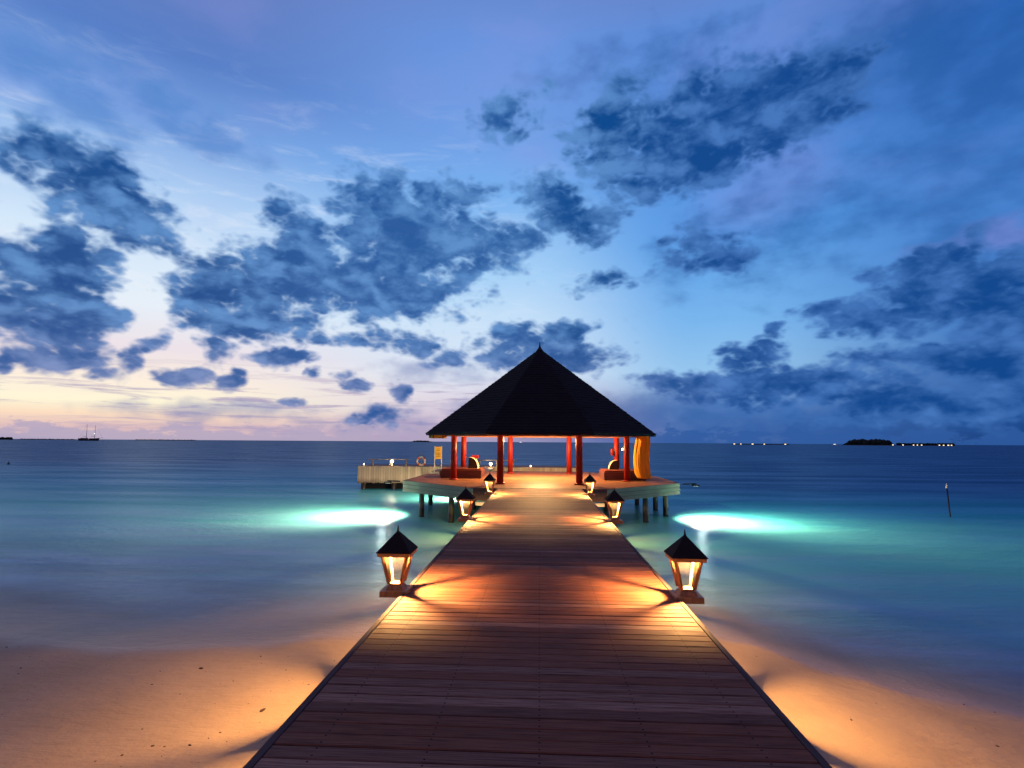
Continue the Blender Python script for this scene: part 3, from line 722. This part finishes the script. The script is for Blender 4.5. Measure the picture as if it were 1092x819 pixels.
for x in [X0+.3+i*2.0 for i in range(8)]:
    for yy in (.25, 2.8): MB().tube([(x, yy, ground_z(x, 35.4+yy)-.3), (x, yy, .0)], .16, 14).build('pile', M['pile'], wh)
for x in (-5.9, -3.1): MB().tube([(x, -2.4, ground_z(x, 33)-.3), (x, -2.4, -.046)], .13, 14).build('pile', M['pile'], wh)
MB().box(X0+.1, X1, .7, .78, -1.6, .0).build('gap_shade_sheet', M['black'], wh)  # black sheet standing in for the shade in the gap below the cladding
def railing(xs, label):
    t = thing('mooring_rail', label, 'railing', (0, 35.75, .04), 0, 'low rails on the wharf')
    for x in xs: MB().box(x-.05, x+.05, -.05, .05, 0, .40, .008).build('post', M['rail'], t)
    MB().box(xs[0]-.3, xs[-1]+.25, -.035, .035, .40, .45, .008).build('top_rail', M['rail'], t)
railing([-10.9, -9.75, -8.7], 'low grey mooring rail with three posts at the left end of the wharf')
railing([-3.9, -2.75, -1.7], 'low grey mooring rail on the wharf seen between the red columns')
def wharf_lamp(x, y, h, r, label):
    t = thing('bollard_lamp', label, 'lamp', (x, y, .04), 0, 'small lamps on the wharf')
    MB().tube([(0, 0, 0), (0, 0, .02), (0, 0, h-.02)], [.07, .035, .035], 12).build('post', M['rail'], t)
    MB().ball((0, 0, h+r*.8), r).build('globe', M['lamp_glow'], t)
    point('wharf_light', (x, y-.01-r, .04+h+r*.8), 60*(r/.1)**2, (1, .62, .3), .03)
wharf_lamp(-9.6, 35.62, .22, .10, 'bright bollard lamp on the left end of the wharf beside the rail')
wharf_lamp(-3.15, 35.62, .12, .09, 'bright bollard lamp on the wharf seen right of the left daybed')
wharf_lamp(-.58, 35.62, .05, .035, 'tiny dim bollard lamp on the wharf seen in the middle of the pavilion')
wharf_lamp(-11.45, 35.62, .10, .03, 'tiny dim bollard lamp at the outer left corner of the wharf')
t = thing('mooring_post', 'pale mooring post on the wharf just left of the outer left red column', 'post', (-5.72, 35.7, .04))
MB().tube([(0, 0, 0), (0, 0, .42), (0, 0, .46)], [.06, .06, .03], 12).build('shaft', M['steel'], t)
t = thing('life_ring_stand', 'white and orange life ring hung on a pointed post on the wharf', 'life ring', (-7.7, 35.72, .04))
MB().tube([(0, .06, 0), (0, .06, .80), (0, .06, .93)], [.04, .04, .006], 10).build('post', M['rail'], t)
ring = MB().torus((0, -.02, .33), .255, .062).build('ring', M['ring_white'], t)
for k in range(4):
    MB().torus((0, -.02, .33), .255, .066, R(45+90*k-17), R(45+90*k+17), 8).build('band', M['ring_orange'], ring)
MB().torus((0, -.02, .33), .335, .012).build('rope', M['rope'], ring)
t = thing('notice_sign', 'yellow notice board on two pale legs beside the platform', 'sign', (-5.45, 29.5, -.008))
for x in (-.185, .185): MB().box(x-.022, x+.022, -.02, .02, 0, 1.40, .004).build('leg', M['steel'], t)
MB().box(-.155, .155, -.016, .016, .72, 1.38, .004).build('panel', M['yellow'], t)
mb = MB()
for z, w in ((1.24, .18), (1.16, .22), (1.02, .2), (.95, .16), (.86, .2)): mb.box(-w/2, w/2, -.019, -.0165, z, z+.03)
mb.build('markings', M['ink'], t)

# ------------------------------------------------------------------ in and on the water
t = thing('marker_pole', 'thin leaning marker pole with pale tip standing in the right hand water', 'pole', (17.85, 25.2, 0))
MB().tube([(0.02, 0, -3.3), (-.10, 0, -.25)], [.036, .028], 10).build('shaft', M['black'], t)
MB().tube([(-.102, 0, -.24), (-.112, 0, -.12), (-.117, 0, -.04)], [.04, .036, .01], 10).build('tip', M['steel'], t)
def lump(name, loc, rx, ry, rz, mat, label, cat, sd):
    mb = MB(); g = bmesh.ops.create_icosphere(mb.b, subdivisions=3, radius=1)
    for v in g['verts']:
        k = 1+.35*noise.noise(v.co*1.5+Vector((sd, 0, 0))); v.co = Vector((v.co.x*rx*k, v.co.y*ry*k, v.co.z*rz*k))
    o = mb.build(name, mat); o.location = loc
    for p in o.data.polygons: p.use_smooth = True
    return tag(o, label, cat)
lump('reef_rock', (7.4, 10.97, -2.0), .24, .2, .14, M['stone'], 'dark reef rock just under the water on the right', 'rock', 3)
t = thing('mooring_buoy', 'small dark mooring buoy floating on the far left', 'buoy', (-65, 64.7, WATER_Z))
MB().ball((0, 0, .03), .15, .8).build('float', M['black'], t); MB().tube([(0, 0, .18), (0, 0, .34)], .04, 8).build('ring_stem', M['black'], t)

def ship():
    D = 1100.; t = thing('sailing_ship', 'two masted sailing ship with bare masts anchored on the left horizon', 'ship', (-936, D, WATER_Z))
    L = 23.; st = []
    for i in range(25):
        f = i/24; x = -L+2*L*f; b = 4.2*(1-abs(2*f-1)**3.2)**.6+.15; top = 3.4+2.2*abs(f-.45)**1.6*3; st.append((x, b, top))
    mb = MB(); rows = []
    for x, b, top in st: rows.append([mb.b.verts.new(p) for p in ((x, -b, top), (x*.97, -b*.8, 1), (x*.92, -b*.35, -1), (x*.92, b*.35, -1), (x*.97, b*.8, 1), (x, b, top))])
    for a, c in zip(rows, rows[1:]):
        for k in range(6): j = (k+1) % 6; mb.b.faces.new((a[k], a[j], c[j], c[k]))
    mb.b.faces.new(rows[0]); mb.b.faces.new(rows[-1][::-1])
    mb.build('hull', M['hull'], t)
    MB().box(-16, -3, -2.4, 2.4, 3.0, 6.0, .2).build('deckhouse', M['cabin'], t)
    MB().box(2, 14, -2, 2, 3.0, 5.2, .2).build('deckhouse', M['cabin'], t)
    for x, h in ((-5, 34), (13, 32)):
        m_ = MB().tube([(x, 0, 2), (x-.6, 0, h)], [.5, .22], 10).build('mast', M['spar'], t)
        MB().tube([(x-.4, 0, 9), (x-9, 0, 9.6)], .3, 8).build('boom', M['spar'], m_)
    MB().tube([(21, 0, 4.5), (31, 0, 7)], [.4, .2], 8).build('bowsprit', M['spar'], t)
    for p, q in (((-5.6, 0, 33), (-22, 0, 5)), ((12.4, 0, 31), (30, 0, 6.8)), ((-5.6, 0, 33), (12.4, 0, 28))): MB().tube([p, q], .07, 5).build('stay', M['spar'], t)
    MB().ball((12.2, -.8, 15), .8).build('anchor_light', M['shore_white'], t)
ship()
def island(x0, x1, D, prof, label, seed, trees=True):
    rnd = random.Random(seed)
    t = thing('island', label, 'island', ((x0+x1)/2, D, WATER_Z)); w = (x1-x0)/2
    mb = MB(); n = 40; P = [(w*math.cos(2*math.pi*k/n), w*.35*math.sin(2*math.pi*k/n)) for k in range(n)]
    a = [mb.b.verts.new((x, y, -1)) for x, y in P]; b = [mb.b.verts.new((x*.97, y*.94, .9+.3*rnd.random())) for x, y in P]
    mb.b.faces.new(b)
    for k in range(n): j = (k+1) % n; mb.b.faces.new((a[k], a[j], b[j], b[k]))
    mb.build('shore', M['island'], t)
    mb = MB(); N = int(2*w/ (D*.0011))
    for i in range(N):
        u = (i+rnd.random())/N*2-1; h = prof(u)*(.75+.45*rnd.random()); r = max(h*.45, D*.0008)
        if h <= 0: continue
        for q in range(2):
            g = bmesh.ops.create_icosphere(mb.b, subdivisions=1, radius=1)
            c = Vector((u*w*.96+rnd.uniform(-r, r)*.5, rnd.uniform(-.2, .1)*w*.6*math.sqrt(max(0, 1-u*u)), h*(.62 if q == 0 else .3)))
            for v in g['verts']:
                k = 1+.5*noise.noise(v.co*2+Vector((i, q, 0))); v.co = Vector((v.co.x*r*k*1.15, v.co.y*r*k, v.co.z*h*.42*k))+c
    o = mb.build('tree_cover', M['grove'], t); o['kind'] = 'stuff'
    return t
# seen from the jetty head the islands lie 1.5 to 2.5 km out
island(796, 936, 1500, lambda u: 15*(1-abs(u)**4) if abs(u) < 1 else 0, 'dark wooded island on the right horizon', 1)
island(936, 1086, 1500, lambda u: 6.5, 'low dark tongue of land with a row of lights right of the wooded island', 2)
island(511, 664, 1500, lambda u: 2.5, 'very low far strip of land with lights on the right horizon', 3)
island(-594, -486, 2500, lambda u: 7*(1-u**4), 'low dark island on the horizon left of the pavilion', 4)
island(-1545, -1505, 1500, lambda u: 7, 'dark islet at the extreme left of the horizon', 5)
island(-2471, -2193, 2500, lambda u: 4, 'thin faint strip of land left of the sailing ship', 6)
island(-1903, -1603, 2500, lambda u: 4, 'thin faint strip of land right of the sailing ship', 7)
LAMPS = [(866, 1), (890, 1), (915, 1), (924, .8), (934, 1), (976, 1), (986, 1), (997, 1.3), (1004.5, 1), (484, 1.2), (500, .8), (528.6, 1.4), (557, 1), (608, 1.2)]
for i, (X, s) in enumerate(LAMPS):
    far = X > 700
    t = thing('lit_bungalow', 'tiny lit waterside bungalow on the low tongue of land right of the wooded island' if far else 'tiny lit waterside bungalow on the very low land strip', 'bungalow', (X, 1400, WATER_Z), 0,
              'lit bungalows on the right horizon tongue' if far else 'lit bungalows on the low strip')
    MB().box(-2.2*s, 2.2*s, 0, 4, .5, 3.0).build('wall', M['hull'], t)
    MB().box(-1.6*s, 1.6*s, -.06, -.01, 1.0, 2.7).build('window', M['shore_glow'], t)
    MB().hull8([(-2.8*s, -.6, 3.0), (2.8*s, -.6, 3.0), (2.8*s, 4.6, 3.0), (-2.8*s, 4.6, 3.0)], [(-.3, 1.8, 5), (.3, 1.8, 5), (.3, 2.2, 5), (-.3, 2.2, 5)]).build('roof', M['hull'], t)
    for x in (-1.9*s, 1.9*s): MB().box(x-.15, x+.15, .2, .5, -1.5, .5).build('pile', M['hull'], t)
def boat(x, y, label, s=1.):
    t = thing('motor_boat', label, 'boat', (x, y, WATER_Z), 0, 'white boats on the horizon')
    mb = MB(); mb.hull8([(-4.5*s, -1.2, -.3), (4.2*s, -1.2, -.3), (4.2*s, 1.2, -.3), (-4.5*s, 1.2, -.3)], [(-5.2*s, -1.8, 1.5), (6.4*s, -.5, 1.9), (6.4*s, .5, 1.9), (-5.2*s, 1.8, 1.5)]); mb.build('hull', M['ring_white'], t)
    MB().box(-3*s, 2*s, -1.2, 1.2, 1.5, 3.4, .15).build('cabin', M['ring_white'], t)
    MB().box(-2.8*s, 1.8*s, -1.24, -1.205, 2.2, 3.0).build('window', M['shore_white'], t)
boat(-44.2, 1300, 'white lit motor boat on the horizon seen between the red columns')
boat(675, 1300, 'white lit motor boat on the horizon left of the wooded island')

# ------------------------------------------------------------------ litter of leaves and coral on the sand
mb = MB(); rnd = random.Random(11); k = 0
while k < 340:
    x, y = rnd.uniform(-9, 9), rnd.uniform(2.5, 8.6)
    if abs(x) < 1.7 or y > shore(x)-.25: continue
    if noise.noise((x*.5, y*.5, 9)) < rnd.uniform(-.5, .3): continue
    r = rnd.choice((.004, .004, .005, .006, .008, .012)); z = ground_z(x, y)
    if rnd.random() < .02: r = .024
    g = bmesh.ops.create_icosphere(mb.b, subdivisions=1, radius=1)
    rot = Matrix.Rotation(rnd.uniform(0, 6.3), 3, 'Z'); sx = rnd.uniform(.8, 2.2)
    for v in g['verts']:
        q = 1+.4*noise.noise(v.co*2+Vector((k, 0, 0))); v.co = rot @ Vector((v.co.x*r*sx*q, v.co.y*r*q, v.co.z*r*.5*q))+Vector((x, y, z+r*.2))
    k += 1
tag(mb.build('beach_litter', M['debris']), 'scattered dark bits of leaf and coral on the sand', 'beach litter', kind='stuff')
